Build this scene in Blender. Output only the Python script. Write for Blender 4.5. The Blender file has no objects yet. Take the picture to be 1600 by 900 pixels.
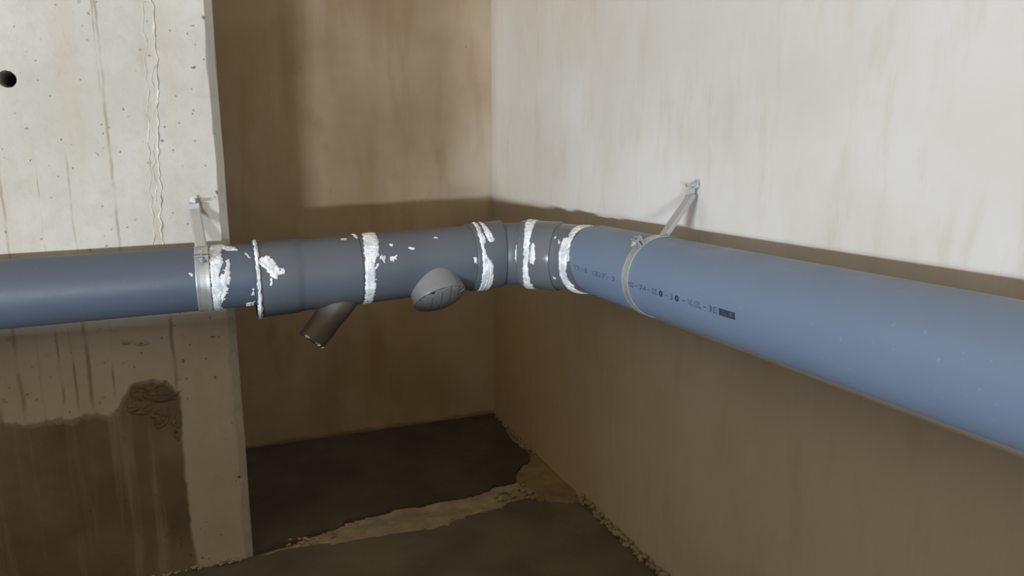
import bpy, bmesh, math, random
from mathutils import Vector, Matrix, noise
random.seed(7)
scene = bpy.context.scene
C = scene.collection

# ------------------------------------------------------------------ camera
F_PX, PITCH, YAW, ROLL = 1128.68, 10.698, 21.871, -0.145
CAM = Vector((-0.72433, -1.95347, 0.78365))
def cam_axes():
    p, y, r = map(math.radians, (PITCH, YAW, ROLL))
    fw = Vector((math.sin(y)*math.cos(p), math.cos(y)*math.cos(p), -math.sin(p)))
    rt = Vector((math.cos(y), -math.sin(y), 0)); up = rt.cross(fw)
    return math.cos(r)*rt+math.sin(r)*up, -math.sin(r)*rt+math.cos(r)*up, fw
_r, _u, _f = cam_axes()
cd = bpy.data.cameras.new('camera'); cam = bpy.data.objects.new('camera', cd); C.objects.link(cam)
cd.sensor_width = 36; cd.lens = F_PX/1600*36; cd.clip_start = .01
m = Matrix((_r, _u, -_f)).transposed().to_4x4(); m.translation = CAM; cam.matrix_world = m
scene.camera = cam

# ------------------------------------------------------------------ light
scene.view_settings.view_transform = 'Standard'; scene.view_settings.look = 'None'
scene.view_settings.exposure = 0.0; scene.view_settings.gamma = 1; scene.view_settings.use_curve_mapping = False
w = bpy.data.worlds.new('interior'); scene.world = w; w.use_nodes = True
bg = w.node_tree.nodes['Background']                 # warm light bounced around the large raw-concrete space
bg.inputs[0].default_value = (1.0, 0.76, 0.47, 1); bg.inputs[1].default_value = 0.62
def window_light(name, az, dist, z, width, height, power, target=(-.4, -.6)):
    """daylight entering through a low, far ventilation opening of the space (az from the back wall's normal)"""
    ld = bpy.data.lights.new(name, 'AREA'); ld.shape = 'RECTANGLE'; ld.size = width; ld.size_y = height
    ld.energy = power; ld.color = (0.86, 0.93, 1.0)
    o = bpy.data.objects.new(name, ld); C.objects.link(o)
    a = math.radians(az)
    o.location = (target[0]-dist*math.sin(a), target[1]-dist*math.cos(a), z)
    d = Vector((math.sin(a), math.cos(a), 0))
    o.rotation_euler = d.to_track_quat('-Z', 'Y').to_euler()
    x = o.rotation_euler
    return o
window_light('daylight_opening', 52, 9.0, .42, 1.40, .16, 640)
window_light('daylight_opening.001', 23, 9.0, .42, 0.85, .16, 330)

# ------------------------------------------------------------------ materials
class NT:
    def __init__(s, name):
        s.m = bpy.data.materials.new(name); s.m.use_nodes = True; s.t = s.m.node_tree
        s.b = s.t.nodes['Principled BSDF']
        s.co = s.t.nodes.new('ShaderNodeTexCoord').outputs['Object']
    def n(s, typ, **kw):
        o = s.t.nodes.new(typ)
        for k, v in kw.items(): setattr(o, k, v)
        return o
    def link(s, a, b):
        if hasattr(a, 'is_output') or hasattr(a, 'links'): s.t.links.new(a, b)
        else: b.default_value = a
    def mapv(s, scale=(1,1,1), loc=(0,0,0), vec=None):
        o = s.n('ShaderNodeMapping'); s.link(vec or s.co, o.inputs[0]); o.inputs['Scale'].default_value = scale; o.inputs['Location'].default_value = loc
        return o.outputs[0]
    def noise(s, scale, detail=4, rough=.55, vec=None, dist=0):
        o = s.n('ShaderNodeTexNoise'); s.link(vec or s.co, o.inputs['Vector'])
        o.inputs['Scale'].default_value = scale; o.inputs['Detail'].default_value = detail; o.inputs['Roughness'].default_value = rough; o.inputs['Distortion'].default_value = dist
        return o.outputs['Fac']
    def ramp(s, fac, a, b, lo=0., hi=1.):
        o = s.n('ShaderNodeMapRange', interpolation_type='SMOOTHSTEP'); s.link(fac, o.inputs[0])
        o.inputs[1].default_value = a; o.inputs[2].default_value = b; o.inputs[3].default_value = lo; o.inputs[4].default_value = hi
        return o.outputs[0]
    def math(s, op, a, b=0., c=0.):
        o = s.n('ShaderNodeMath', operation=op)
        for i, v in enumerate((a, b, c)): s.link(v, o.inputs[i])
        return o.outputs[0]
    def mix(s, fac, a, b, mode='MIX'):
        o = s.n('ShaderNodeMix', data_type='RGBA', blend_type=mode)
        s.link(fac, o.inputs[0])
        for v, i in ((a, 6), (b, 7)):
            s.link(v if not isinstance(v, tuple) else (*v, 1) if len(v) == 3 else v, o.inputs[i])
        return o.outputs[2]
    def xyz(s):
        o = s.n('ShaderNodeSeparateXYZ'); s.link(s.co, o.inputs[0]); return o.outputs
    def bump(s, h, strength=.5, dist=.002, prev=None):
        o = s.n('ShaderNodeBump'); s.link(h, o.inputs['Height']); o.inputs['Strength'].default_value = strength; o.inputs['Distance'].default_value = dist
        if prev: s.link(prev, o.inputs['Normal'])
        return o.outputs[0]
    def done(s, col, rough=.8, nrm=None, metal=0., spec=.5):
        s.link((*col, 1) if isinstance(col, tuple) else col, s.b.inputs['Base Color'])
        s.link(rough, s.b.inputs['Roughness']); s.b.inputs['Metallic'].default_value = metal
        s.b.inputs['Specular IOR Level'].default_value = spec
        if nrm: s.link(nrm, s.b.inputs['Normal'])
        return s.m

def voids(t, scale, size, keep, vec=None):
    """bug holes: small dark dots, kept only in some cells"""
    nz = t.n('ShaderNodeTexNoise'); t.link(t.co, nz.inputs['Vector']); nz.inputs['Scale'].default_value = scale*2.6; nz.inputs['Detail'].default_value = 3
    va = t.n('ShaderNodeVectorMath', operation='MULTIPLY_ADD'); t.link(nz.outputs['Color'], va.inputs[0]); va.inputs[1].default_value = (.55/scale,)*3; t.link(vec or t.co, va.inputs[2])
    o = t.n('ShaderNodeTexVoronoi'); t.link(va.outputs[0], o.inputs['Vector']); o.inputs['Scale'].default_value = scale
    sep = t.n('ShaderNodeSeparateColor'); t.link(o.outputs['Color'], sep.inputs[0])
    k = t.ramp(sep.outputs[0], keep, keep+.02)
    r = t.math('MULTIPLY', sep.outputs[1], size); r = t.math('ADD', r, size*.35)
    d = t.math('DIVIDE', o.outputs['Distance'], r)
    return t.math('MULTIPLY', t.ramp(d, .75, 1.05, 1, 0), k)

def streak_line(t, axis, pos, z0, z1, width, wob=.006, k=0.):
    """a run mark of its own shape: thin vertical line along z on a wall"""
    X = t.xyz(); a = X[axis]; z = X[2]
    wv = t.math('MULTIPLY_ADD', t.noise(9, 3, vec=t.mapv((0, 0, 1), (pos*7, 0, 0))), wob*2, -wob)
    d = t.math('ABSOLUTE', t.math('SUBTRACT', t.math('SUBTRACT', a, t.math('MULTIPLY_ADD', z, k, pos)), wv))
    l = t.ramp(d, width*.2, width, 1, 0)
    f = t.math('MULTIPLY', t.ramp(z, z0-.05, z0+.03), t.ramp(z, z1-.03, z1+.05, 1, 0))
    br = t.ramp(t.noise(14, 3, vec=t.mapv((1, 1, 1), (pos*3, 1, 0))), .38, .6, .15, 1)
    return t.math('MULTIPLY', t.math('MULTIPLY', l, f), br)

def concrete_pier():
    t = NT('concrete_pier'); X = t.xyz()
    c = t.mix(t.ramp(t.noise(4.5, 5), .3, .7), (.435, .425, .39), (.515, .51, .48))
    c = t.mix(t.ramp(t.noise(2.2, 4, vec=t.mapv((8, 8, .8))), .45, .75, 0, .35), c, (.43, .38, .30))
    c = t.mix(t.ramp(t.noise(60, 3), .45, .8, 0, .35), c, (.38, .35, .30))
    c = t.mix(t.math('MULTIPLY', t.ramp(t.noise(11, 6, .7), .48, .72, 0, .4), t.ramp(X[0], -.85, -.78, .3, 1)), c, (.36, .325, .27))
    for pos, z0, z1, wd in ((-.89, .60, 1.1, .0035), (-.895, .9, 1.1, .002), (-.955, .60, .78, .0025), (-1.05, .60, .78, .003), (-1.0, .62, .75, .0015), (-1.13, .6, .8, .003), (-1.2, .6, .9, .003)):
        c = t.mix(t.math('MULTIPLY', streak_line(t, 0, pos, z0, z1, wd), .65), c, (.25, .21, .16))
    c = t.mix(t.math('MULTIPLY', streak_line(t, 0, -.827, .55, 1.3, .011, .004), .35), c, (.36, .31, .25))
    # lower part: damp, soiled second pour with its own ragged outline
    wob = t.math('MULTIPLY_ADD', t.noise(9, 5, .6), .09, -.045)
    zz = t.math('ADD', X[2], wob); xx = t.math('ADD', X[0], t.math('MULTIPLY', wob, .35))
    bulge = t.math('MULTIPLY', t.ramp(t.math('ABSOLUTE', t.math('ADD', X[0], .868)), .02, .07, 1, 0), .045)
    soil = t.math('MULTIPLY', t.ramp(t.math('SUBTRACT', zz, bulge), .318, .327, 1, 0), t.ramp(xx, -.825, -.817, 1, 0))
    dirt = t.mix(t.ramp(t.noise(6, 5), .3, .7), (.13, .105, .07), (.21, .175, .125))
    dirt = t.mix(t.ramp(t.noise(3, 4, vec=t.mapv((14, 14, .8))), .52, .7, 0, .55), dirt, (.31, .265, .20))
    low = t.ramp(zz, .30, .56, 1, 0)
    c = t.mix(t.math('MULTIPLY', low, .45), c, (.40, .335, .245))
    for pos, z0, z1, wd in ((-.958, .34, .50, .005), (-1.06, .35, .50, .005), (-1.095, .32, .44, .008), (-.822, .33, .50, .005), (-1.0, .36, .47, .003), (-1.03, .36, .48, .003), (-.92, .37, .46, .003), (-.98, .34, .46, .003)):
        c = t.mix(t.math('MULTIPLY', streak_line(t, 0, pos, z0, z1, wd), .7), c, (.20, .155, .10))
    c = t.mix(soil, c, dirt)
    edge = t.math('MULTIPLY', t.ramp(t.math('ABSOLUTE', t.math('SUBTRACT', t.math('SUBTRACT', zz, bulge), .325)), .001, .007, 1, 0), t.ramp(xx, -.825, -.817, 1, 0))
    c = t.mix(t.math('MULTIPLY', edge, .6), c, (.12, .09, .06))
    v1 = voids(t, 38, .10, .50); v2 = voids(t, 85, .14, .80)
    right = t.ramp(X[0], -.84, -.80, .35, 1)
    v = t.math('MAXIMUM', t.math('MULTIPLY', v1, right), t.math('MULTIPLY', v2, .8))
    c = t.mix(t.math('MULTIPLY', v, .8), c, (.10, .085, .06))
    h = t.math('SUBTRACT', t.noise(35, 6), t.math('MULTIPLY', v, 1.5))
    h = t.math('ADD', h, t.math('MULTIPLY', t.math('MULTIPLY', soil, t.noise(20, 5)), 2.5))
    return t.done(c, .88, t.bump(h, .5, .003), spec=.25)

def concrete_back():
    t = NT('concrete_back'); X = t.xyz()
    c = t.mix(t.ramp(t.noise(3.2, 5), .3, .7), (.31, .235, .15), (.41, .33, .235))
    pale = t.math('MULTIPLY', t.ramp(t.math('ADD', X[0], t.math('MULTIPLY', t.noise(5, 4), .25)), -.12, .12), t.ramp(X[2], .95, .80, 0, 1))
    c = t.mix(t.math('MULTIPLY', pale, .55), c, (.46, .42, .36))  # paler towards the corner: bounced light painted into the wall colour
    c = t.mix(t.ramp(t.noise(2.6, 4, vec=t.mapv((5, 5, .9), (3, 0, 0))), .46, .72, 0, .45), c, (.25, .165, .075))
    c = t.mix(t.ramp(t.noise(9, 4, vec=t.mapv((1, 1, .6))), .6, .75, 0, .4), c, (.22, .15, .08))
    v = voids(t, 34, .16, .66, t.mapv((1, 1, .55)))
    v = t.math('MULTIPLY', v, t.ramp(t.noise(3.5, 3), .45, .6))
    c = t.mix(t.math('MULTIPLY', v, .5), c, (.17, .115, .06))
    # darker uneven line along the floor joint
    c = t.mix(t.ramp(t.math('ADD', X[2], t.math('MULTIPLY', t.noise(14, 5), .03)), .022, .034, .6, 0), c, (.10, .075, .045))
    h = t.noise(28, 6)
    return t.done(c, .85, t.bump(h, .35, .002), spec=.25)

def concrete_right():
    t = NT('concrete_right'); X = t.xyz()
    c = t.mix(t.ramp(t.noise(2.4, 5), .3, .7), (.50, .485, .445), (.575, .578, .578))
    # ochre tint of the panel towards the corner and the floor
    near = t.ramp(t.math('ADD', X[1], t.math('MULTIPLY', t.noise(3, 4), .35)), -.75, .15)
    c = t.mix(t.math('MULTIPLY', near, .45), c, (.50, .44, .33))
    low = t.ramp(t.math('ADD', X[2], t.math('MULTIPLY', t.noise(4, 4), .2)), .75, .35)
    c = t.mix(t.math('MULTIPLY', t.math('MULTIPLY', low, near), .65), c, (.52, .36, .17))
    c = t.mix(t.math('MULTIPLY', low, .3), c, (.52, .43, .31))
    # faint vertical brushing of the formwork panel
    c = t.mix(t.ramp(t.noise(3, 6, .65, vec=t.mapv((7, 7, 1.8))), .48, .75, 0, .38), c, (.42, .36, .28))
    c = t.mix(t.ramp(t.noise(2.0, 5, vec=t.mapv((1, 1, .8), (5, 3, 2))), .50, .72, 0, .40), c, (.44, .385, .30))
    c = t.mix(t.ramp(t.noise(9, 5, vec=t.mapv((4, 4, .9))), .58, .75, 0, .3), c, (.60, .59, .57))
    runs = t.math('MULTIPLY', t.ramp(t.noise(16, 3, vec=t.mapv((3, 3, .12))), .56, .66), t.math('MULTIPLY', t.ramp(X[2], .30, .06), t.ramp(X[1], -.55, -.30)))
    c = t.mix(t.math('MULTIPLY', runs, .4), c, (.46, .37, .23))
    v = voids(t, 34, .085, .70, t.mapv((1, 1, .45)))
    c = t.mix(t.math('MULTIPLY', v, .45), c, (.27, .20, .13))
    v2 = voids(t, 15, .05, .72, t.mapv((1, 1, .6), (3, 2, 1)))
    c = t.mix(t.math('MULTIPLY', v2, .5), c, (.64, .62, .58))
    h = t.noise(26, 6)
    return t.done(c, .82, t.bump(h, .3, .002), spec=.25)

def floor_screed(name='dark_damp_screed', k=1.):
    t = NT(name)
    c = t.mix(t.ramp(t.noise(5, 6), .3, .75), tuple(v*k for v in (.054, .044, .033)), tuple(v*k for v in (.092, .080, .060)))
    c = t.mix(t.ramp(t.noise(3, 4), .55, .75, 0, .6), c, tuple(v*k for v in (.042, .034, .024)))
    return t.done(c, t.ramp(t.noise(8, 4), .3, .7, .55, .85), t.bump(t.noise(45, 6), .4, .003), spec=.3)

def mortar(name, a, b, rough=.9):
    t = NT(name)
    c = t.mix(t.ramp(t.noise(14, 5), .3, .7), a, b)
    return t.done(c, rough, t.bump(t.noise(60, 5), .6, .003), spec=.2)

def plastic(name, col, rough, dust=.25, spec=.5):
    t = NT(name)
    c = t.mix(t.ramp(t.noise(7, 5, vec=t.mapv((1, 1, 1))), .4, .8, 0, dust), col, tuple(min(1, v*1.22+.015) for v in col))
    c = t.mix(t.ramp(t.noise(150, 2), .68, .74, 0, .30), c, tuple(min(1, v*1.5+.03) for v in col))
    r = t.ramp(t.noise(12, 4), .3, .7, rough-.05, rough+.08)
    return t.done(c, r, t.bump(t.noise(18, 2), .05, .002), spec=spec)

def steel():
    t = NT('galvanised_steel')
    c = t.mix(t.noise(40, 4), (.40, .43, .45), (.55, .58, .60))
    return t.done(c, t.ramp(t.noise(30, 3), .3, .7, .28, .5), t.bump(t.noise(80, 3), .1, .001), metal=.6)

def paste():
    t = NT('white_sealant')
    c = t.mix(t.ramp(t.noise(45, 5), .35, .65), (.50, .54, .60), (.78, .82, .87))
    c = t.mix(t.ramp(t.noise(10, 5, vec=t.mapv((22, 22, 4))), .52, .66, 0, .55), c, (.34, .37, .42))
    return t.done(c, .5, t.bump(t.noise(12, 4, vec=t.mapv((16, 16, 4))), .7, .002), spec=.4)

def ink():
    t = NT('navy_ink'); c = t.mix(t.noise(200, 2), (.012, .018, .035), (.03, .04, .065)); return t.done(c, .6)
def ink_faint():
    t = NT('faded_ink'); c = t.mix(t.ramp(t.noise(160, 3), .35, .65), (.035, .05, .08), (.10, .14, .21)); return t.done(c, .55)

M = dict(pier=concrete_pier(), back=concrete_back(), right=concrete_right(), screed=floor_screed(),
         screed_front=floor_screed('lighter_screed', 1.75), mortar=mortar('pale_mortar', (.25, .21, .145), (.36, .31, .225)),  # front screed: lighter copy of the screed colour
         ochre=mortar('ochre_mortar', (.20, .15, .085), (.27, .21, .125)),
         ridge=mortar('cement_ridge', (.50, .47, .41), (.62, .60, .55)),
         kerb=mortar('kerb_concrete', (.33, .28, .21), (.42, .37, .29)),
         pipe=plastic('blue_grey_pvc_dim', (.070, .092, .132), .45), bigpipe=plastic('blue_grey_pvc_lit', (.132, .184, .275), .45),  # one plastic in two tones: stronger light on the large pipe put into colour
         fit=plastic('grey_pvc', (.082, .096, .120), .40),
         bend=plastic('glossy_grey_pvc', (.105, .118, .138), .20, .12),
         cap=plastic('vent_pvc', (.155, .168, .180), .30),
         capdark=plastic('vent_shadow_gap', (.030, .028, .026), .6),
         branch=plastic('small_branch_pvc', (.105, .098, .088), .45),
         steel=steel(), paste=paste(), ink=ink(), ink_faint=ink_faint())

# ------------------------------------------------------------------ helpers
def obj(name, me_or_bm, mat, parent=None, smooth=False, **props):
    if isinstance(me_or_bm, bmesh.types.BMesh):
        me = bpy.data.meshes.new(name); me_or_bm.normal_update(); me_or_bm.to_mesh(me); me_or_bm.free()
    else: me = me_or_bm
    if smooth:
        for f in me.polygons: f.use_smooth = True
    if not me.materials: me.materials.append(M[mat] if isinstance(mat, str) else mat)
    o = bpy.data.objects.new(name, me); C.objects.link(o)
    if parent: o.parent = parent
    for k, v in props.items(): o[k] = v
    return o
def thing(name, label, cat, loc=(0, 0, 0), group=None):
    o = bpy.data.objects.new(name, None); C.objects.link(o); o.empty_display_size = .03
    o.location = loc; o['label'] = label; o['category'] = cat
    if group: o['group'] = group
    return o
def put(o, parent):                    # parent a mesh whose vertices are in world coordinates
    o.parent = parent; o.location = -Vector(parent.location)
    return o
def box_bm(x0, x1, y0, y1, z0, z1, bm=None):
    bm = bm or bmesh.new()
    vs = [bm.verts.new(p) for p in ((x0,y0,z0),(x1,y0,z0),(x1,y1,z0),(x0,y1,z0),(x0,y0,z1),(x1,y0,z1),(x1,y1,z1),(x0,y1,z1))]
    for f in ((3,2,1,0),(4,5,6,7),(0,1,5,4),(1,2,6,5),(2,3,7,6),(3,0,4,7)): bm.faces.new([vs[i] for i in f])
    return bm
def fbm(p, oct=4): return noise.fractal(Vector(p), 1.0, 2.0, oct)

# ------------------------------------------------------------------ the setting
def wall_grid(axis, pos, a0, a1, z0, z1, thick, sign, step=.03, amp=.0012):
    """a wall: front sheet with faint unevenness, plus a slab behind it"""
    bm = bmesh.new()
    na, nz = int((a1-a0)/step), int((z1-z0)/step)
    V = []
    for i in range(na+1):
        row = []
        for j in range(nz+1):
            a = a0+(a1-a0)*i/na; z = z0+(z1-z0)*j/nz
            d = pos+sign*(-abs(fbm((a*2.2, z*2.2, pos+3), 3))*amp)
            row.append(bm.verts.new((d, a, z) if axis == 0 else (a, d, z)))
        V.append(row)
    for i in range(na):
        for j in range(nz):
            f = [V[i][j], V[i+1][j], V[i+1][j+1], V[i][j+1]]
            bm.faces.new(f)
    r = bmesh.ops.extrude_face_region(bm, geom=bm.faces[:])
    for v in [g for g in r['geom'] if isinstance(g, bmesh.types.BMVert)]:
        v.co[axis] = pos+sign*-thick
    bmesh.ops.recalc_face_normals(bm, faces=bm.faces[:])
    return bm
TOP = 2.3
obj('wall_back', wall_grid(1, 0, -1.75, .16, -.05, TOP, .16, -1), 'back', kind='structure', label='brown-stained concrete back wall behind the pipe elbow')
obj('wall_right', wall_grid(0, 0, -3.3, 0.0, -.05, TOP, .16, -1), 'right', kind='structure', label='pale concrete wall on the right, carrying the large pipe')

# pier on the left: its corner edge is chipped, and a formwork tie hole goes into it
PX, PY, CH = -.7259, -.559, .0125      # front face corner and the bevelled edge beside it
def make_pier():
    bm = bmesh.new()
    x0, x1, y0, y1, z0, z1 = -1.75, PX, PY, .0, -.05, TOP
    nz = 260
    prof_n = 9
    rings = []
    for j in range(nz+1):
        z = z0+(z1-z0)*j/nz
        chip = .0012+.0035*max(0, fbm((3.1, 0, z*26), 4))**1.2+.004*max(0, fbm((9.1, 0, z*9), 3)-.25)
        if z < .5: chip *= 1.9
        dx = .0016*fbm((1, 5, z*6), 3)
        r = [(x0, y0), (-1.3, y0), (-.9, y0), (x1-.03, y0), (x1-chip*1.1+dx, y0), (x1-chip*.3+dx, y0+chip*.5), (x1+CH-chip*.6+dx*.5, y0+CH-chip*.3),
             (x1+CH+dx*.6, y0+CH+chip*1.2), (x1+CH, y0+.25), (x1+CH, y1), (x0, y1)]
        rings.append([bm.verts.new((a, b, z)) for a, b in r])
    n = len(rings[0])
    for j in range(nz):
        for i in range(n):
            k = (i+1) % n
            bm.faces.new((rings[j][i], rings[j][k], rings[j+1][k], rings[j+1][i]))
    bm.faces.new(rings[-1]); bm.faces.new(rings[0][::-1])
    me = bpy.data.meshes.new('wall_left'); bm.to_mesh(me); bm.free()
    o = bpy.data.objects.new('wall_left', me); C.objects.link(o)
    cb = bmesh.new()
    N = 28; hx, hz = -1.0225, .8975
    ra, rb = [], []
    for i in range(N):
        a = 2*math.pi*i/N; rr = .0122*(1+.10*fbm((math.cos(a)*2, math.sin(a)*2, 4), 3))
        ra.append(cb.verts.new((hx+rr*1.12*math.cos(a), PY-.02, hz+rr*1.12*math.sin(a))))
        rb.append(cb.verts.new((hx-.010+rr*.92*math.cos(a), PY+.16, hz+.006+rr*.92*math.sin(a))))
    for i in range(N): cb.faces.new((ra[i], ra[(i+1) % N], rb[(i+1) % N], rb[i]))
    cb.faces.new(ra[::-1]); cb.faces.new(rb); bmesh.ops.recalc_face_normals(cb, faces=cb.faces[:])
    cm = bpy.data.meshes.new('cut'); cb.to_mesh(cm); cb.free(); co = bpy.data.objects.new('cut', cm); C.objects.link(co)
    md = o.modifiers.new('hole', 'BOOLEAN'); md.object = co; md.operation = 'DIFFERENCE'; md.solver = 'EXACT'
    dg = bpy.context.evaluated_depsgraph_get()
    me2 = bpy.data.meshes.new_from_object(o.evaluated_get(dg))
    o.modifiers.clear(); o.data = me2; me2.materials.clear(); me2.materials.append(M['pier'])
    bpy.data.objects.remove(co); bpy.data.meshes.remove(cm)
    o['kind'] = 'structure'; o['label'] = 'light concrete pier with a tie hole and a chipped right edge'
    return o
pier = make_pier()

def squiggle(pts, width, height, seed, parent, name='mortar_ridge', mat='ridge', n=150, jit=.006):
    """thin raised line of cement paste running down the pier face"""
    rnd = random.Random(seed); bm = bmesh.new(); prev = None
    for i in range(n+1):
        u = i/n*(len(pts)-1); k = min(int(u), len(pts)-2); f = u-k
        x = pts[k][0]*(1-f)+pts[k+1][0]*f; z = pts[k][1]*(1-f)+pts[k+1][1]*f
        x += jit*fbm((seed, z*38, 0), 4)
        wd = width*(.35+1.3*max(0, fbm((seed+4, z*30, 2), 3)+.35)); hh = height*(.4+max(0, fbm((seed+8, z*45, 1), 3)+.3))
        row = [bm.verts.new((x-wd, PY+.0006, z)), bm.verts.new((x-wd*.3, PY-hh, z)), bm.verts.new((x+wd*.4, PY-hh*.8, z)), bm.verts.new((x+wd, PY+.0006, z))]
        if prev:
            for a in range(3): bm.faces.new((prev[a], prev[a+1], row[a+1], row[a]))
        prev = row
    return obj(name, bm, mat, parent)
squiggle([(-.797, 1.30), (-.808, .90), (-.815, .82), (-.824, .62), (-.826, .54)], .0020, .0022, 3, pier)
squiggle([(-.812, 1.30), (-.824, .90), (-.829, .82), (-.838, .62), (-.838, .54)], .0011, .0011, 8, pier)
squiggle([(-.805, 1.0), (-.822, .82), (-.828, .70)], .0009, .0010, 15, pier, n=90)
# ragged overhang where the lower pour starts
def scab(cx, cz, w, h, seed, parent, depth=.006):
    bm = bmesh.new(); n = 16; m_ = 5
    ctr = bm.verts.new((cx, PY-depth, cz)); prev = None
    for k in range(1, m_+1):
        ring = []
        for i in range(n):
            a = 2*math.pi*i/n; q = k/m_; rr = q*(1+.45*fbm((math.cos(a)*1.7, math.sin(a)*1.7, seed), 4))
            ring.append(bm.verts.new((cx+w*rr*math.cos(a), PY-depth*(1-q**2)*(1+.9*fbm((cx*60+rr*5, a*2, seed), 3))+.0012*(q == 1), cz+h*rr*math.sin(a))))
        for i in range(n):
            j = (i+1) % n
            bm.faces.new((ctr, ring[i], ring[j])) if prev is None else bm.faces.new((prev[i], ring[i], ring[j], prev[j]))
        prev = ring
    bmesh.ops.recalc_face_normals(bm, faces=bm.faces[:])
    return obj('mortar_scab', bm, 'pier', parent)
for a in ((-.868, .362, .034, .022, 1), (-.845, .352, .030, .015, 2), (-.885, .335, .025, .014, 3), (-.872, .452, .014, .006, 4), (-.896, .456, .010, .005, 5), (-.852, .315, .020, .024, 6), (-.828, .29, .009, .03, 7)):
    scab(*a, pier)

# floor: pale mortar bed with two dark screed fields on it and a broken mortar strip between them
floor_o = obj('floor', box_bm(-1.75, 0.0, -3.3, 0.0, -.06, -.006), 'mortar', kind='structure', label='floor of the pit in dark damp screed with a pale mortar strip')
def densify(pts, step=.01, amp=.003, seed=0, lock=()):
    out = []
    for i, p in enumerate(pts):
        q = pts[(i+1) % len(pts)]; L = math.dist(p, q); n = max(1, int(L/step))
        for k in range(n):
            x = p[0]+(q[0]-p[0])*k/n; y = p[1]+(q[1]-p[1])*k/n
            if i not in lock:
                x += amp*fbm((x*40, y*40, seed), 4); y += amp*fbm((x*40, y*40, seed+9), 4)
            out.append((x, y))
    return out
def slab(name, pts, z0, z1, mat, parent, label=None):
    bm = bmesh.new()
    a = [bm.verts.new((x, y, z0)) for x, y in pts]; b = [bm.verts.new((x, y, z1)) for x, y in pts]
    n = len(pts)
    for i in range(n): bm.faces.new((a[i], a[(i+1) % n], b[(i+1) % n], b[i]))
    top = bm.faces.new(b); bot = bm.faces.new(a[::-1])
    bmesh.ops.triangulate(bm, faces=[top, bot])
    bmesh.ops.recalc_face_normals(bm, faces=bm.faces[:])
    o = obj(name, bm, mat, parent)
    if label: o['label'] = label
    return o
back_field = [(-.75, .0), (-.001, .0), (-.009, -.095), (-.028, -.215), (-.017, -.289), (-.021, -.332), (-.044, -.365), (-.084, -.389), (-.116, -.455), (-.174, -.452), (-.183, -.468), (-.241, -.482), (-.324, -.478), (-.411, -.475), (-.455, -.481), (-.518, -.486), (-.542, -.510), (-.594, -.511), (-.641, -.532), (-.684, -.540), (-.75, -.546)]
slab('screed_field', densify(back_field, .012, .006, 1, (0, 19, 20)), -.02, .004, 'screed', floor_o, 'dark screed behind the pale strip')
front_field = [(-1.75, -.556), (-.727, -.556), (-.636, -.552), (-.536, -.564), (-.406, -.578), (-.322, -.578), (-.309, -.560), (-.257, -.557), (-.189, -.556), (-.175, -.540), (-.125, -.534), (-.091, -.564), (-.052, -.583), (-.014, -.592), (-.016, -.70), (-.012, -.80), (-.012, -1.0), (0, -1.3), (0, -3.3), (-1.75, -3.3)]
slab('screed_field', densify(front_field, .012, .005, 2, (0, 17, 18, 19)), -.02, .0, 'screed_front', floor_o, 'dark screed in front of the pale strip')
def lump_sheet(pts, z, amp, seed, mat, name, parent, step=.008):
    xs = [p[0] for p in pts]; ys = [p[1] for p in pts]
    def inside(x, y):
        r = False
        for i in range(len(pts)):
            (x1, y1), (x2, y2) = pts[i], pts[i-1]
            if (y1 > y) != (y2 > y) and x < (x2-x1)*(y-y1)/(y2-y1)+x1: r = not r
        return r
    bm = bmesh.new(); g = {}
    nx, ny = int((max(xs)-min(xs))/step)+1, int((max(ys)-min(ys))/step)+1
    def vert(i, j):
        if (i, j) not in g:
            x = min(xs)+i*step; y = min(ys)+j*step
            g[i, j] = bm.verts.new((x+.003*fbm((x*90, y*90, seed)), y+.003*fbm((x*90, y*90, seed+5)), z+amp*fbm((x*22, y*22, seed), 4)))
        return g[i, j]
    for i in range(nx):
        for j in range(ny):
            if inside(min(xs)+(i+.5)*step, min(ys)+(j+.5)*step): bm.faces.new((vert(i, j), vert(i+1, j), vert(i+1, j+1), vert(i, j+1)))
    r = bmesh.ops.extrude_face_region(bm, geom=bm.faces[:])
    for v in [q for q in r['geom'] if isinstance(q, bmesh.types.BMVert)]: v.co.z = -.02
    bmesh.ops.recalc_face_normals(bm, faces=bm.faces[:])
    return obj(name, bm, mat, parent)
lump_sheet([(-.02, -.30), (0, -.28), (0, -.60), (-.05, -.595), (-.10, -.555), (-.125, -.48), (-.10, -.40), (-.05, -.36)], .0, .006, 3, 'ochre', 'mortar_patch', floor_o)
lump_sheet([(-.64, -.55), (-.54, -.505), (-.45, -.475), (-.32, -.472), (-.19, -.46), (-.175, -.445), (-.11, -.445), (-.115, -.54), (-.18, -.55), (-.31, -.57), (-.32, -.585), (-.45, -.585), (-.54, -.572)], -.001, .006, 6, 'mortar', 'mortar_strip', floor_o)
# crumbs of mortar squeezed out along the floor joint
def crumb(bm, c, s, rnd):
    r = bmesh.ops.create_icosphere(bm, subdivisions=1, radius=1)
    M_ = Matrix.Rotation(rnd.random()*6, 3, 'Z') @ Matrix.Diagonal((s*rnd.uniform(.7, 1.4), s*rnd.uniform(.6, 1.1), s*rnd.uniform(.5, .9)))
    for v in r['verts']: v.co = M_ @ (v.co*rnd.uniform(.75, 1.2)) + Vector(c)
rnd = random.Random(5); bm = bmesh.new()
for i in range(120):
    y = -.59-.55*rnd.random(); crumb(bm, (-.004-.012*rnd.random(), y, .001+.012*rnd.random()*(1 if rnd.random() > .5 else .4)), rnd.uniform(.003, .0085), rnd)
for i in range(40):
    y = -.03-.3*rnd.random(); crumb(bm, (-.004-.006*rnd.random(), y, .005), rnd.uniform(.002, .005), rnd)
for i in range(40): crumb(bm, (-.10-.10*rnd.random()*rnd.random(), -.475-.07*rnd.random(), .004), rnd.uniform(.003, .008), rnd)
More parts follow.
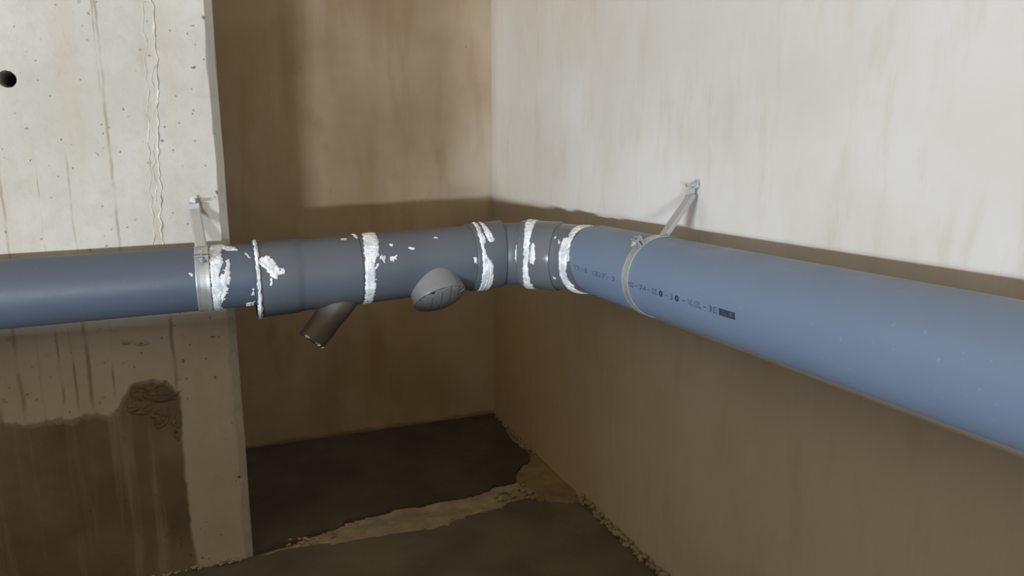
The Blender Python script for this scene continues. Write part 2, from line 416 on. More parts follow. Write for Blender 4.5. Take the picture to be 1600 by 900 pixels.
for i in range(26): crumb(bm, (-.55-.10*rnd.random(), -.52-.03*rnd.random(), .002), rnd.uniform(.003, .006), rnd)
obj('mortar_crumbs', bm, 'mortar', floor_o, kind='stuff')
bm = bmesh.new()
for i in range(60): crumb(bm, (PX-.45*rnd.random()**1.5, PY-.002-.006*rnd.random(), .002+.006*rnd.random()), rnd.uniform(.002, .006), rnd)
obj('pier_crumbs', bm, 'kerb', floor_o, kind='stuff')

# unseen low walls added on the camera's side: they keep the level daylight off everything below the pipe
KZ = .485
kb = box_bm(-1.75, -1.60, -3.3, -1.7, -.05, KZ); box_bm(-1.75, -1.60, -1.7, PY, -.05, KZ+.012, kb)
obj('light_block_left', kb, 'kerb', kind='structure', label='unseen low concrete wall on the left, added to block the level daylight')
obj('light_block_front', box_bm(-1.60, 0, -3.3, -3.15, -.05, KZ), 'kerb', kind='structure', label='unseen low concrete wall behind the viewer, added to block the level daylight')

obj('floor_ambient_block', box_bm(-14, -1.75, -14, 2, .10, .22), 'kerb', kind='structure', label='unseen concrete slab beyond the pit, added to block ambient light from below')  # unseen slabs, added to cut the ambient light coming from below the horizon
obj('floor_ambient_block', box_bm(-1.75, .16, -14, -3.3, .10, .22), 'kerb', kind='structure', label='unseen concrete slab behind the viewer, added to block ambient light from below')

# ------------------------------------------------------------------ tubes
def frame(az):
    a = math.radians(az); d = Vector((math.sin(a), math.cos(a), 0)); return d, Vector((d.y, -d.x, 0))
class Tube:
    """loft of round sections; s runs over the section list, theta 0 faces the room, 90 is up"""
    def __init__(s, secs):                            # (x, y, z, az, r)
        s.secs = secs; s.arc = [0.]
        for a, b in zip(secs, secs[1:]): s.arc.append(s.arc[-1]+math.dist(a[:3], b[:3]))
    def at(s, u, th, off=0.):                         # u: metres along the axis
        u = max(0, min(s.arc[-1], u)); k = 0
        while k < len(s.secs)-2 and s.arc[k+1] <= u: k += 1
        f = (u-s.arc[k])/(s.arc[k+1]-s.arc[k])
        a, b = s.secs[k], s.secs[k+1]
        v = [a[i]*(1-f)+b[i]*f for i in range(5)]
        d, h = frame(v[3]); t = math.radians(th)
        return Vector(v[:3])+(h*math.cos(t)+Vector((0, 0, 1))*math.sin(t))*(v[4]+off)
    def mesh(s, n=64, wall=.0035, caps=True):
        bm = bmesh.new(); rows = []
        for k in s.arc: rows.append([bm.verts.new(s.at(k, 360*i/n)) for i in range(n)])
        if caps:
            for k in s.arc[::-1]: rows.append([bm.verts.new(s.at(k, 360*i/n, -wall)) for i in range(n)])
        R = len(rows)
        for k in range(R-1 if not caps else R):
            p, q = rows[k], rows[(k+1) % R]
            for i in range(n): bm.faces.new((p[i], p[(i+1) % n], q[(i+1) % n], q[i]))
        bmesh.ops.recalc_face_normals(bm, faces=bm.faces[:])
        bm.normal_update()
        for f in bm.faces: f.smooth = True
        for e in bm.edges:
            if len(e.link_faces) == 2 and e.calc_face_angle(0) > math.radians(32): e.smooth = False
        return bm

YL = -.62149
def zl(x): return .5847+.01833*x
def zr(y): return .5847-.00576*y
def zf(x): return .583+.043*(x+.2)
XR = -.09246
RP, RF, RR = .055, .0640, .0625
T_left = Tube([(-1.60, YL, zl(-1.60), 90, RP), (-1.2, YL, zl(-1.2), 90, RP), (-.9, YL, zl(-.9), 90, RP), (-.70, YL, zl(-.7), 90, RP), (-.655, YL, zl(-.655), 90, RP)])
def fs(x, r, dz=0): return (x, YL, zf(x)+dz, 90, r)
T_f1 = Tube([fs(-.6785, .0665), fs(-.6775, .0685), fs(-.6705, .0685), fs(-.6695, .0672), fs(-.612, .0668), fs(-.606, .0662), fs(-.602, .0648), fs(-.596, .0645), fs(-.55, .0645), fs(-.498, .0645)])
T_f2 = Tube([fs(-.497, .0638), fs(-.49, .0642), fs(-.45, .0640), fs(-.416, .0640), fs(-.412, .0632), fs(-.35, .0632), fs(-.30, .0634), fs(-.284, .0634)])
def b(x, y, az, r, f=1.): return (x, y, .5855, az, r)
T_b1 = Tube([(-.2835, YL, zf(-.2835), 90, .0652), (-.281, YL, zf(-.281), 90, .0662), (-.245, YL, zf(-.245)+.001, 93, .0662), (-.216, -.6235, .584, 100, .0662), (-.2135, -.6240, .584, 101, .0656), (-.2125, -.6243, .584, 101.5, .0615), (-.200, -.6300, .584, 108, .0612), (-.186, -.640, .585, 118, .0612), (-.170, -.6555, .585, 126, .0612)])
T_b2 = Tube([b(-.1790, -.6470, 122, .0630), b(-.1760, -.6497, 124, .0655), b(-.172, -.6535, 126, .0662), b(-.145, -.687, 132, .0662), b(-.1275, -.7105, 135, .0664), b(-.1260, -.7125, 135.5, .0655), b(-.1255, -.7133, 136, .0628), b(-.115, -.7285, 145, .0626), b(-.106, -.747, 156, .0626), b(-.0975, -.773, 171, .0626), (-.0930, -.800, .588, 180, .0626), (-.09246, -.822, zr(-.822), 180, .0626)])
T_right = Tube([(XR, -.800, zr(-.8), 180, RR+.0003), (XR, -1.0, zr(-1.0), 180, RR+.0003), (XR, -1.4, zr(-1.4), 180, RR+.0003), (XR, -2.2, zr(-2.2), 180, RR+.0003), (XR, -3.15, zr(-3.15), 180, RR+.0003)])

left_pipe = thing('drain_pipe', 'blue-grey plastic pipe in front of the light pier, narrower of the two pipes', 'pipe', (-1.1, YL, zl(-1.1)))
put(obj('pipe_body', T_left.mesh(72, .003), 'pipe'), left_pipe)
right_pipe = thing('drain_pipe', 'large blue-grey plastic pipe with a dark printed line along the right wall', 'pipe', (XR, -1.5, zr(-1.5)))
put(obj('pipe_body', T_right.mesh(96, .003), 'bigpipe'), right_pipe)
tee = thing('branch_fitting', 'dark grey pipe fitting with a small open branch hanging down to the left', 'pipe fitting', (-.58, YL, zf(-.58)))
put(obj('fitting_body', T_f1.mesh(72), 'fit'), tee)
vent = thing('vent_fitting', 'grey pipe fitting with a slotted round vent cap facing downwards', 'pipe fitting', (-.39, YL, zf(-.39)))
put(obj('fitting_body', T_f2.mesh(72), 'fit'), vent)
bend1 = thing('pipe_bend', 'matt grey pipe bend between the vent fitting and the shiny bend', 'pipe fitting', (-.23, YL, .583))
put(obj('bend_body', T_b1.mesh(72), 'fit'), bend1)
bend2 = thing('pipe_bend', 'shiny grey pipe bend joining the large right-hand pipe', 'pipe fitting', (-.13, -.71, .585))
put(obj('bend_body', T_b2.mesh(72), 'bend'), bend2)

# small branch on the first fitting
def tube_between(A, B, secs, n=40, wall=.003):
    """secs: list of (t along A->B in metres, radius)"""
    A, B = Vector(A), Vector(B); d = (B-A).normalized()
    u = d.cross(Vector((0, 1, 0))).normalized(); v = d.cross(u)
    bm = bmesh.new(); rows = []
    for t, r in secs: rows.append([bm.verts.new(A+d*t+(u*math.cos(2*math.pi*i/n)+v*math.sin(2*math.pi*i/n))*r) for i in range(n)])
    t, r = secs[-1]
    rows.append([bm.verts.new(A+d*t+(u*math.cos(2*math.pi*i/n)+v*math.sin(2*math.pi*i/n))*(r-wall)) for i in range(n)])
    t0 = secs[0][0]
    rows.append([bm.verts.new(A+d*t0+(u*math.cos(2*math.pi*i/n)+v*math.sin(2*math.pi*i/n))*(r-wall)) for i in range(n)])
    for k in range(len(rows)):
        p, q = rows[k], rows[(k+1) % len(rows)]
        for i in range(n): bm.faces.new((p[i], p[(i+1) % n], q[(i+1) % n], q[i]))
    bmesh.ops.recalc_face_normals(bm, faces=bm.faces[:]); bm.normal_update()
    for f in bm.faces: f.smooth = True
    for e in bm.edges:
        if len(e.link_faces) == 2 and e.calc_face_angle(0) > math.radians(32): e.smooth = False
    return bm, d, u, v
A = Vector((-.497, YL-.004, zf(-.50)-.015)); B = Vector((-.5905, -.650, .4495)); L = (B-A).length
bm, d, u, v = tube_between(A, B, [(.03, .0275), (.075, .0275), (.078, .0258), (L-.002, .0254), (L, .0244)])
br = put(obj('branch_pipe', bm, 'branch'), tee); br['label'] = 'small open dark grey branch pipe'
# flecks of white sealant on the open rim
bm = bmesh.new(); rnd = random.Random(3)
for th in (118, 127, 136, 66, 74, 82, 40):
    q = A+d*(L-.001)+(u*math.cos(math.radians(th))+v*math.sin(math.radians(th)))*.0250
    crumb(bm, q, rnd.uniform(.0018, .0038), rnd)
BR_FLECKS = bm

# ------------------------------------------------------------------ slotted vent cap
VA = Vector((-.366, YL, zf(-.366))); VD = Vector((.16, -.56, -.80)).normalized()
VU = Vector((1, 0, 0)); VU = (VU-VD*VU.dot(VD)).normalized(); VV = VD.cross(VU)
RB = .0525
def vp(t, r, a): return VA+VD*t+(VU*math.cos(a)+VV*math.sin(a))*r
def ring_loft(secs, n=64, close_last=False):
    bm = bmesh.new(); rows = [[bm.verts.new(vp(t, r, 2*math.pi*i/n)) for i in range(n)] for t, r in secs]
    for k in range(len(rows)-1):
        for i in range(n): bm.faces.new((rows[k][i], rows[k][(i+1) % n], rows[k+1][(i+1) % n], rows[k+1][i]))
    if close_last: bm.faces.new(rows[-1])
    bmesh.ops.recalc_face_normals(bm, faces=bm.faces[:]); bm.normal_update()
    for f in bm.faces: f.smooth = True
    for e in bm.edges:
        if len(e.link_faces) == 2 and e.calc_face_angle(0) > math.radians(35): e.smooth = False
    return bm
TE = .079
collar = put(obj('branch_socket', ring_loft([(.02, RB-.003), (.066, RB-.001), (TE-.004, RB), (TE, RB-.001), (TE, RB-.006), (.03, RB-.006)]), 'cap'), vent)
cap = put(obj('vent_cap', ring_loft([(TE-.012, RB-.006), (TE-.006, RB-.0062), (TE-.001, RB-.012), (TE+.003, RB-.030), (TE+.004, .001)], close_last=True), 'capdark'), vent)
cap['label'] = 'slotted vent cap'
DOME = .016
def dome(x, y):
    q = (x*x+y*y)/(RB*RB); return TE+.0005+DOME*(1-q)
def bar(along, pos, wd, hgt, sink=0.):
    """one rib of the domed grille, following the dome"""
    half = math.sqrt(max(1e-5, (RB-.003)**2-(abs(pos)+wd)**2)); n = 14; bm = bmesh.new(); prev = None
    for i in range(n+1):
        s_ = -half+2*half*i/n; row = []
        for off, dz in ((-wd, -hgt), (-wd, 0), (wd, 0), (wd, -hgt)):
            x, y = (s_, pos+off) if along == 'u' else (pos+off, s_)
            t = dome(x, y)+dz+sink
            row.append(bm.verts.new(VA+VD*t+VU*x+VV*y))
        if prev:
            for a in range(4): bm.faces.new((prev[a], prev[(a+1) % 4], row[(a+1) % 4], row[a]))
        else: bm.faces.new(row[::-1])
        prev = row
    bm.faces.new(prev); bmesh.ops.recalc_face_normals(bm, faces=bm.faces[:])
    return bm
for k in range(-4, 5):
    o = obj('grille_bar', bar('u', k*.0105, .0034, .0045, -.0010), 'cap'); o.parent = cap
for k in range(-2, 3):
    o = obj('grille_bar', bar('v', k*.0170+.003, .0054, .0065), 'cap'); o.parent = cap

# ------------------------------------------------------------------ pipe clamps
def clamp(name, label, tube, u0, width, r, bolt, lug_th, strap_th, wall_n, strap_w=.019):
    """band round the pipe, a bolted lug, and a bent strap up to an eye bolt in the wall"""
    ctr = tube.at(u0, 0, -999) if False else (tube.at(u0, 0)+tube.at(u0, 180))/2
    d = (tube.at(u0+.01, 0)-tube.at(u0, 0)).normalized()
    h = (tube.at(u0, 0)-ctr).normalized(); up = Vector((0, 0, 1))
    t = thing(name, label, 'pipe clamp', bolt)
    R0 = r+.0004; R1 = r+.0022; n = 72
    def rp(rad, th, s_): a = math.radians(th); return ctr+d*s_+(h*math.cos(a)+up*math.sin(a))*rad
    bm = bmesh.new(); rows = []
    for i in range(n):
        th = 360*i/n
        rows.append([bm.verts.new(rp(rad, th, s_)) for rad, s_ in ((R0, -width/2), (R1-.0003, -width/2), (R1, -width/2+.001), (R1-.0006, -width*.22), (R1-.0006, width*.22), (R1, width/2-.001), (R1-.0003, width/2), (R0, width/2))])
    for i in range(n):
        p, q = rows[i], rows[(i+1) % n]
        for a in range(8): bm.faces.new((p[a], p[(a+1) % 8], q[(a+1) % 8], q[a]))
    bmesh.ops.recalc_face_normals(bm, faces=bm.faces[:])
    put(obj('band', bm, 'steel', smooth=False), t)
    # two lug plates standing off the band, with the tightening bolt
    for off in (0, 5.0):
        bm = bmesh.new(); vs = []
        for rad, s_ in ((R1-.001, -width/2), (R1-.001, width/2), (R1+.013, width/2), (R1+.013, -width/2)):
            for dth in (0, 1.7): vs.append(bm.verts.new(rp(rad, lug_th+off+dth, s_)))
        for f in ((0,2,4,6), (1,7,5,3), (0,1,3,2), (2,3,5,4), (4,5,7,6), (6,7,1,0)): bm.faces.new([vs[i] for i in f])
        bmesh.ops.recalc_face_normals(bm, faces=bm.faces[:])
        put(obj('lug', bm, 'steel'), t)
    def prism(c, axis, rad, l0, l1, sides, bm=None):
        bm = bm or bmesh.new(); axis = axis.normalized(); a_ = axis.orthogonal().normalized(); b_ = axis.cross(a_)
        A_ = [bm.verts.new(c+axis*l0+(a_*math.cos(2*math.pi*i/sides)+b_*math.sin(2*math.pi*i/sides))*rad) for i in range(sides)]
        B_ = [bm.verts.new(c+axis*l1+(a_*math.cos(2*math.pi*i/sides)+b_*math.sin(2*math.pi*i/sides))*rad) for i in range(sides)]
        for i in range(sides): bm.faces.new((A_[i], A_[(i+1) % sides], B_[(i+1) % sides], B_[i]))
        bm.faces.new(A_[::-1]); bm.faces.new(B_); bmesh.ops.recalc_face_normals(bm, faces=bm.faces[:])
        return bm
    c = rp(R1+.0075, lug_th+2.5, 0); a = math.radians(lug_th+2.5); ax = (-h*math.sin(a)+up*math.cos(a))
    put(obj('clamp_bolt', prism(c, ax, .0024, -.012, .010, 12), 'steel'), t)
    put(obj('bolt_head', prism(c, ax, .0050, -.0085, -.0045, 6), 'steel'), t)
    put(obj('nut', prism(c, ax, .0050, .0055, .0090, 6), 'steel'), t)
    # strap: a channel-shaped arm from the band to the wall bolt
    bolt = Vector(bolt); E = rp(R1+.001, strap_th, 0)
    hb = bolt+Vector(wall_n)*.014+Vector((0, 0, -.010))
    ax = (E-hb); L_ = ax.length; ax.normalize()
    side = d-ax*d.dot(ax); side.normalize(); out = ax.cross(side).normalized()
    if out.dot(Vector(wall_n)) < 0: out = -out
    bm = bmesh.new(); hw = strap_w/2
    prof = [(-hw, -.004), (-hw, 0), (-hw+.0025, .0018), (hw-.0025, .0018), (hw, 0), (hw, -.004), (hw-.0016, -.004), (hw-.0016, -.0006), (-hw+.0016, -.0006), (-hw+.0016, -.004)]
    prev = None; first = None
    for q in (0, .1, .5, .9, 1.0):
        sc = 1 if q < .95 else .9
        row = [bm.verts.new(hb+ax*L_*q+side*a_*sc+out*b_) for a_, b_ in prof]
        if prev:
            for i in range(len(prof)): bm.faces.new((prev[i], prev[(i+1) % len(prof)], row[(i+1) % len(prof)], row[i]))
        else: first = row
        prev = row
    bm.faces.new(first[::-1]); bm.faces.new(prev)
    bmesh.ops.recalc_face_normals(bm, faces=bm.faces[:])
    put(obj('strap', bm, 'steel'), t)
    # bent tab between strap and wall, with the wall bolt through it
    wn = Vector(wall_n); bm = bmesh.new(); prev = None
    tab = [hb+ax*.004, hb-ax*.002+out*.001, bolt+wn*.012+Vector((0, 0, .000)), bolt+wn*.003+Vector((0, 0, .003)), bolt+wn*.0025+Vector((0, 0, .014))]
    for i, q in enumerate(tab):
        w_ = hw*.82 if i < 4 else hw*.55
        row = [bm.verts.new(q-side*w_), bm.verts.new(q+side*w_), bm.verts.new(q+side*w_+Vector((0, 0, .0016))+wn*.0012), bm.verts.new(q-side*w_+Vector((0, 0, .0016))+wn*.0012)]
        if prev:
            for a_ in range(4): bm.faces.new((prev[a_], prev[(a_+1) % 4], row[(a_+1) % 4], row[a_]))
        else: bm.faces.new(row[::-1])
        prev = row
    bm.faces.new(prev); bmesh.ops.recalc_face_normals(bm, faces=bm.faces[:])
    put(obj('wall_tab', bm, 'steel'), t)
    wb = bolt+Vector((0, 0, .007))
    put(obj('washer', prism(wb, wn, .0075, .0032, .0045, 20), 'steel'), t)
    sc_ = put(obj('wall_bolt', prism(wb, wn, .0050, .0045, .0100, 6), 'steel'), t)
    o = put(obj('bolt_shank', prism(wb, wn, .0028, -.004, .022, 12), 'steel'), t)
    return t
def u_of_left(x): return (x+1.60)*math.hypot(1, .01833)
def u_of_right(y): return (-.8-y)*math.hypot(1, .00576)
clamp('pipe_clamp', 'steel clamp with upright strap holding the narrower pipe to the pier', T_left, u_of_left(-.760), .022, RP, (-.767, PY, .694), 40, 78, (0, -1, 0))
clamp('pipe_clamp', 'steel clamp with slanting strap holding the large pipe to the right wall', T_right, u_of_right(-1.003), .018, RR+.0003, (0, -.963, .722), 50, 93, (-1, 0, 0))

# ------------------------------------------------------------------ white sealant
def smear(tube, poly, parent, seed, thick=.0012, step=.0011, streak=.5, rag=.35, dirn=(1, 0), name='sealant_smear'):
    """a daub of sealant lying on a tube; poly in (u, theta) of the tube; ragged, streaky, raised"""
    us = [p[0] for p in poly]; ths = [p[1] for p in poly]
    u0, u1, t0, t1 = min(us), max(us), min(ths), max(ths)
    um = (u0+u1)/2; tm = (t0+t1)/2
    lu = sum((tube.at(u0+(u1-u0)*(i+1)/8, tm)-tube.at(u0+(u1-u0)*i/8, tm)).length for i in range(8))
    lt = .064*math.radians(t1-t0)
    nu, nt = max(4, int(lu/step)), max(4, int(lt/step))
    pu = [(lu*(a-u0)/max(1e-9, u1-u0), lt*(b-t0)/max(1e-9, t1-t0)) for a, b in poly]
    def sdf(x, y):
        ins = False; dm = 9
        for i in range(len(pu)):
            (x1, y1), (x2, y2) = pu[i], pu[i-1]
            if (y1 > y) != (y2 > y) and x < (x2-x1)*(y-y1)/(y2-y1)+x1: ins = not ins
            ex, ey = x2-x1, y2-y1; q = max(0, min(1, ((x-x1)*ex+(y-y1)*ey)/max(1e-12, ex*ex+ey*ey)))
            dm = min(dm, math.hypot(x-x1-q*ex, y-y1-q*ey))
        return dm if ins else -dm
    bm = bmesh.new(); g = {}; top = {}
    def val(i, j):
        x = lu*i/nu; y = lt*j/nt
        a = sdf(x, y)
        nz = fbm((x*140, y*140, seed), 4)*.0035*rag*2
        px, py = x*dirn[0]+y*dirn[1], -x*dirn[1]+y*dirn[0]
        st = fbm((px*420, py*45, seed+3), 3)
        return a+nz-streak*.004*max(0, st-.15), st
    W = {}
    for i in range(-2, nu+3):
        for j in range(-2, nt+3): W[i, j] = val(i, j)
    def vert(i, j):
        if (i, j) not in g:
            a, st = W[i, j]; uu = u0+(u1-u0)*i/nu; th = t0+(t1-t0)*j/nt
            hh = thick*min(1, max(0.12, a/.003))*(.75+.75*st)
            g[i, j] = bm.verts.new(tube.at(uu, th, .0003+max(.0002, hh)))
        return g[i, j]
    for i in range(-2, nu+2):
        for j in range(-2, nt+2):
            if sum(W[q][0] > 0 for q in ((i, j), (i+1, j), (i+1, j+1), (i, j+1))) >= 3:
                bm.faces.new((vert(i, j), vert(i+1, j), vert(i+1, j+1), vert(i, j+1)))
    if not bm.faces: bm.free(); return None
    left = set(bm.faces); best = []                      # keep one continuous daub
    while left:
        st_ = [left.pop()]; isl = []
        while st_:
            f_ = st_.pop(); isl.append(f_)
            for v_ in f_.verts:
                for q in v_.link_faces:
                    if q in left: left.discard(q); st_.append(q)
        if len(isl) > len(best): best = isl
    keep = set(best); bmesh.ops.delete(bm, geom=[f_ for f_ in bm.faces if f_ not in keep], context='FACES')
    g = {k: v_ for k, v_ in g.items() if v_.is_valid}
    r = bmesh.ops.extrude_face_region(bm, geom=bm.faces[:])
    for (i, j), v_ in g.items():
        v_.co = tube.at(u0+(u1-u0)*i/nu, t0+(t1-t0)*j/nt, -.0006)
    bmesh.ops.recalc_face_normals(bm, faces=bm.faces[:])
    o = obj(name, bm, 'paste', smooth=True); put(o, parent)
    return o
smear(T_left, [(0.8532, 140.0), (0.8784, 125.0), (0.8712, 50.0), (0.8748, 37.5), (0.8652, 12.5), (0.8712, -10.0), (0.8652, -37.5), (0.87, -122.5), (0.8508, -122.5), (0.8508, 2.5)], left_pipe, 11, streak=.8, dirn=(.35,.94))
smear(T_left, [(0.8652, 2.5), (0.8736, 22.5), (0.8808, 47.5), (0.8844, 27.5), (0.882, 0.0), (0.8712, -37.5), (0.8652, -45.0)], left_pipe, 12, streak=1.6, rag=.6, dirn=(.45,.9))
smear(T_left, [(0.864, 95.0), (0.8928, 72.5), (0.8976, 60.0), (0.876, 62.5)], left_pipe, 13, streak=.8)
smear(T_left, [(0.8172, 25.0), (0.8268, 17.5), (0.8268, 12.5), (0.8208, 15.0)], left_pipe, 14)
smear(T_left, [(0.906, 55.0), (0.912, 50.0), (0.9168, 40.0), (0.9132, 40.0)], left_pipe, 15)
smear(T_left, [(0.9132, -22.5), (0.9192, -15.0), (0.9192, -32.5), (0.9144, -30.0)], left_pipe, 16)
smear(T_left, [(0.9036, -52.5), (0.9192, -47.5), (0.9192, -67.5), (0.906, -67.5)], left_pipe, 17)
smear(T_f1, [(0.0012, 125.0), (0.0072, 122.5), (0.0084, 35.0), (0.0084, 7.5), (0.0084, -22.5), (0.0108, -122.5), (0.0036, -115.0), (0.0, -35.0), (0.0024, -7.5), (0.0012, 25.0)], tee, 21, streak=.4, rag=.3, thick=.0020)
smear(T_f1, [(0.0072, 42.5), (0.024, 45.0), (0.0336, 35.0), (0.0384, 25.0), (0.048, 17.5), (0.0444, 12.5), (0.0372, 12.5), (0.0348, 7.5), (0.0276, 10.0), (0.0192, 17.5), (0.012, 27.5), (0.0072, 32.5)], tee, 22, streak=1.8, rag=.5, dirn=(.75,.65))
smear(T_f1, [(0.0252, 10.0), (0.0276, 7.5), (0.0252, -2.5), (0.0216, 0.0)], tee, 23, streak=1.5)
smear(T_f1, [(0.15, 72.5), (0.1608, 72.5), (0.1584, 67.5), (0.15, 67.5)], tee, 24)
smear(T_f1, [(0.18, 135.0), (0.18, 125.0), (0.18, 117.5), (0.18, 55.0), (0.18, 40.0), (0.18, 22.5), (0.18, 10.0), (0.18, -17.5), (0.18, -112.5), (0.1776, -122.5), (0.1728, -97.5), (0.1776, -27.5), (0.1716, 0.0), (0.1692, 10.0), (0.1776, 30.0), (0.18, 45.0), (0.1764, 57.5), (0.1716, 115.0)], tee, 25, streak=.9, dirn=(.2,.98), thick=.0016)
smear(T_f2, [(0.0168, 140.0), (0.036, 140.0), (0.0324, 52.5), (0.0312, 30.0), (0.0252, 25.0), (0.0204, 15.0), (0.0216, -15.0), (0.0204, -40.0), (0.018, -122.5), (0.0048, -122.5), (0.0012, -12.5), (0.0024, 30.0)], vent, 26, streak=.9, dirn=(.2,.98), thick=.0016)
smear(T_f2, [(0.0312, 30.0), (0.0408, 25.0), (0.0432, 20.0), (0.036, 15.0), (0.0312, 20.0)], vent, 27, streak=.8, rag=.7)
smear(T_f2, [(0.0456, 22.5), (0.054, 27.5), (0.0624, 25.0), (0.0576, 17.5), (0.048, 17.5)], vent, 28, streak=.8, rag=.7)
smear(T_f2, [(0.0216, 17.5), (0.0264, 15.0), (0.024, 5.0), (0.0204, 7.5)], vent, 29)
smear(T_f2, [(0.0504, 47.5), (0.0588, 47.5), (0.0564, 42.5), (0.0516, 45.0)], vent, 30)
smear(T_f2, [(0.1368, 55.0), (0.1464, 55.0), (0.1428, 50.0), (0.1368, 52.5)], vent, 31)
smear(T_f2, [(0.0852, 40.0), (0.096, 35.0), (0.0924, 32.5), (0.084, 37.5)], vent, 32)
smear(T_f2, [(0.2124, 130.0), (0.2124, 120.0), (0.2124, 62.5), (0.2124, 50.0), (0.2124, 32.5), (0.2124, 40.0), (0.2112, 60.0)], vent, 33, streak=.3, thick=.0018, rag=.25)
smear(T_f2, [(0.2124, 40.0), (0.2124, 15.0), (0.2124, -32.5), (0.2124, -100.0), (0.2124, -105.0), (0.2124, -22.5), (0.2124, -2.5), (0.2064, 0.0), (0.2052, 10.0), (0.2124, 10.0), (0.2124, 25.0)], vent, 34, streak=.4, thick=.0018, rag=.3)
smear(T_b1, [(0.0168, 132.5), (0.0204, 117.5), (0.018, 50.0), (0.0216, 32.5), (0.0156, 30.0), (0.018, 15.0), (0.0204, 7.5), (0.0288, 0.0), (0.0324, -7.5), (0.0384, -42.5), (0.0384, -122.5), (0.0168, -122.5), (0.0108, -37.5), (0.0084, 0.0), (0.0084, 25.0), (0.006, 40.0)], bend1, 41, streak=.3, thick=.0018, rag=.25)
smear(T_b1, [(0.0252, 115.0), (0.0324, 67.5), (0.036, 50.0), (0.0408, 35.0), (0.0372, 30.0), (0.03, 30.0), (0.024, 37.5), (0.0216, 52.5)], bend1, 42, streak=.2, thick=.0018, rag=.2)
smear(T_b1, [(0.108, 25.0), (0.1164, 22.5), (0.12, 5.0), (0.1164, -17.5), (0.1104, -12.5), (0.1044, 2.5)], bend1, 43, streak=.3, rag=.2)
smear(T_b1, [(0.1176, 140.0), (0.1236, 140.0), (0.1236, 67.5), (0.1236, 40.0), (0.1236, 5.0), (0.1236, -37.5), (0.1236, -122.5), (0.1188, -122.5), (0.1128, -50.0), (0.1236, -10.0), (0.12, 10.0), (0.1188, 40.0)], bend1, 44, streak=.5, thick=.0016, rag=.3, dirn=(.1,.99))
smear(T_b2, [(0.0048, 130.0), (0.03, 140.0), (0.0324, 115.0), (0.0372, 37.5), (0.0372, 10.0), (0.0336, -15.0), (0.0348, -42.5), (0.0372, -122.5), (0.0048, -122.5), (0.0228, 5.0)], bend2, 51, streak=.5, thick=.0016, rag=.3, dirn=(.1,.99))
smear(T_b2, [(0.042, 30.0), (0.0504, 22.5), (0.054, 2.5), (0.0492, -7.5), (0.0372, -7.5), (0.0384, 15.0)], bend2, 52, streak=.3, rag=.2)
smear(T_b2, [(0.0912, 45.0), (0.0996, 45.0), (0.1008, 40.0), (0.0936, 40.0)], bend2, 53)
smear(T_b2, [(0.0972, -27.5), (0.1104, -30.0), (0.1032, -35.0), (0.0948, -32.5)], bend2, 54)
smear(T_b2, [(0.1092, 40.0), (0.1176, 40.0), (0.1248, 30.0), (0.1152, 30.0)], bend2, 55, streak=.4, rag=.3)
smear(T_b2, [(0.1296, 42.5), (0.1464, 45.0), (0.1332, 62.5), (0.1224, 140.0), (0.1572, 137.5), (0.1812, 137.5), (0.1404, 142.5), (0.1632, 55.0), (0.1752, 35.0), (0.1812, 15.0), (0.1812, 0.0), (0.1704, -17.5), (0.1644, -35.0), (0.162, -100.0), (0.1236, -102.5), (0.1368, -30.0), (0.1416, -5.0), (0.1344, 20.0)], bend2, 56, streak=.8, thick=.0018, rag=.35, dirn=(.15,.99))
smear(T_right, [(0.0, 137.5), (0.0, 62.5), (0.0, 45.0), (0.0, 25.0), (0.0024, 0.0), (0.0, -17.5), (0.0, -35.0), (0.0, -107.5), (0.018, -112.5), (0.0, -50.0), (0.0036, -30.0), (0.0084, -10.0), (0.0084, 0.0), (0.0, 10.0), (0.0, 25.0), (0.0, 40.0), (0.0, 115.0)], right_pipe, 61, streak=.6, thick=.0018, rag=.3, dirn=(.2,.98))
smear(T_right, [(0.0, 27.5), (0.0, 25.0), (0.0108, 2.5), (0.0024, 0.0), (0.0, 5.0)], right_pipe, 62, streak=.4, rag=.3)
smear(T_b2, [(0.1512, -20.0), (0.1704, -17.5), (0.1716, -45.0), (0.1452, -72.5), (0.144, -57.5), (0.1428, -42.5)], bend2, 57, streak=1.6, rag=.5, dirn=(.5,.86))
o = put(obj('sealant_flecks', BR_FLECKS, 'paste', kind='stuff'), tee)

# ------------------------------------------------------------------ print on the large pipe
def print_text(body, y0, y1, height, th=-5.0, body_obj=None):
    cu = bpy.data.curves.new('print', 'FONT'); cu.body = body; cu.size = 1
    o = bpy.data.objects.new('print', cu); C.objects.link(o)
    dg = bpy.context.evaluated_depsgraph_get(); me = bpy.data.meshes.new_from_object(o.evaluated_get(dg))
    bpy.data.objects.remove(o); bpy.data.curves.remove(cu)
    xs = [v.co.x for v in me.vertices]; ys = [v.co.y for v in me.vertices]
    x0, x1, b0, b1 = min(xs), max(xs), min(ys), max(ys)
    sx = (y1-y0)/(x1-x0)                       # the text runs along -y
    hh = height if b1-b0 > .3 else height*(b1-b0)/.7
    return me, (x0, x1, b0, b1, sx, hh)
def wrap(me, f, th):
    x0, x1, b0, b1, sx, hh = f[:6]; y0 = f[6]
    for v in me.vertices:
        y = y0+(v.co.x-x0)*sx
        a = math.radians(th)+(((v.co.y-b0)/(max(1e-6, b1-b0))-.5)*hh)/RR
        r = RR+.00075
        v.co = Vector((XR-r*math.cos(a), y, zr(y)+r*math.sin(a)))
    return me
TH = -5.0
def mark(body, y0, y1, height=.0078):
    me, f = print_text(body, y0, y1, height)
    put(obj('printed_mark', wrap(me, (*f, y0), TH), 'ink_faint'), right_pipe)
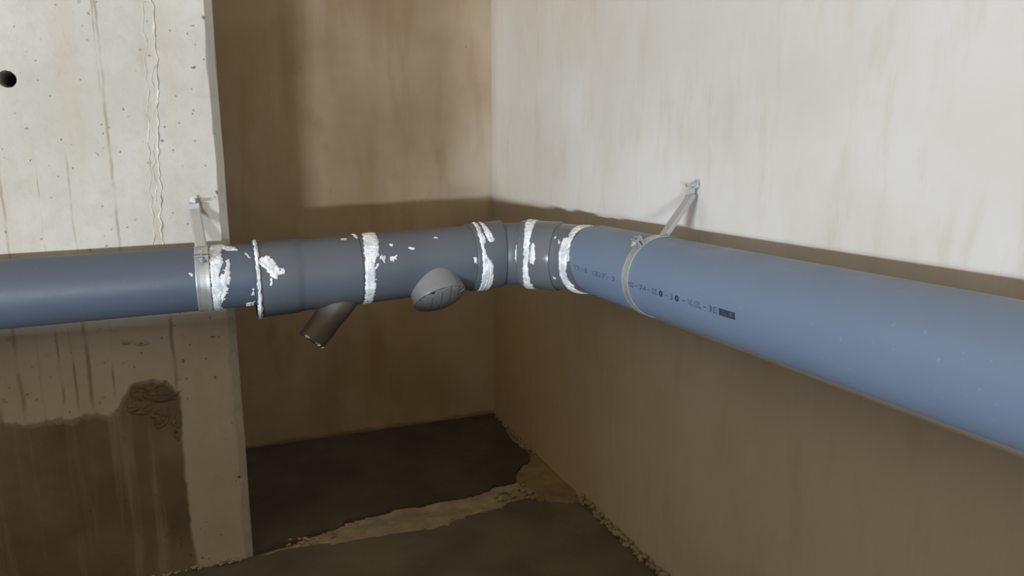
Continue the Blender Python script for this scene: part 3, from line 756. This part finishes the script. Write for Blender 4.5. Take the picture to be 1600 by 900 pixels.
for body, ya, yb, hh in (('T7', -.828, -.850, .0075), ('-', -.8555, -.8640, .0075), ('1', -.8695, -.8765, .0075), ('CE2', -.897, -.925, .0075), ('7', -.930, -.9405, .0070),
                         ('-', -.945, -.9545, .0075), ('3', -.9615, -.9705, .0075), ('202', -1.0075, -1.0275, .0075), ('-', -1.0325, -1.0380, .0075), ('74', -1.0440, -1.0620, .0075), ('-', -1.0660, -1.0725, .0075),
                         ('5Z', -1.078, -1.0900, .0080), ('-', -1.1125, -1.1185, .0078), ('3', -1.1245, -1.1300, .0078), ('-', -1.1525, -1.1590, .0078), ('TC', -1.1636, -1.1765, .0080), ('/', -1.1775, -1.1805, .0080),
                         ('SL', -1.1815, -1.1945, .0080), ('-', -1.1975, -1.2045, .0080), ('3E', -1.2095, -1.2270, .0080)):
    mark(body, ya, yb, hh)
def block_mark(y0, y1, h=.0086):
    """dark printed block with narrow unprinted strokes in it"""
    rnd = random.Random(4); bm = bmesh.new(); R_ = RR+.00075
    def quad(a, b_, t0, t1, k0=0, k1=0):
        q = []
        for y, t in ((a, t0), (b_, t0), (b_+k1, t1), (a+k0, t1)):
            an = math.radians(TH)+t/RR; q.append(bm.verts.new((XR-R_*math.cos(an), y, zr(y)+R_*math.sin(an))))
        bm.faces.new(q)
    quad(y0, y1, h*.32, h*.5); quad(y0, y1, -h*.5, -h*.32)
    y = y0
    while y > y1+.001:
        wd = rnd.uniform(.0012, .0030); wd = min(wd, y-y1)
        k = rnd.choice((0, 0, .0007, -.0007))
        quad(y, y-wd, -h*.32, h*.32, k, k)
        if rnd.random() > .5: quad(y-wd, y-wd-.0009, -h*.06, h*.1)
        y -= wd+.0009
    put(obj('printed_mark', bm, 'ink'), right_pipe)
block_mark(-1.2309, -1.2615)
def disc_mark(y, r=.0042):
    bm = bmesh.new(); n = 24
    for k in range(n):
        a, b_ = 2*math.pi*k/n, 2*math.pi*(k+1)/n
        q = []
        for rr, t in ((r*.33, a), (r, a), (r, b_), (r*.33, b_)):
            an = math.radians(TH)+rr*math.sin(t)/RR; yy = y-rr*1.05*math.cos(t); R_ = RR+.00075
            q.append(bm.verts.new((XR-R_*math.cos(an), yy, zr(yy)+R_*math.sin(an))))
        bm.faces.new(q)
    bmesh.ops.remove_doubles(bm, verts=bm.verts[:], dist=1e-6)
    put(obj('printed_mark', bm, 'ink'), right_pipe)
disc_mark(-1.1010)
disc_mark(-1.1400)
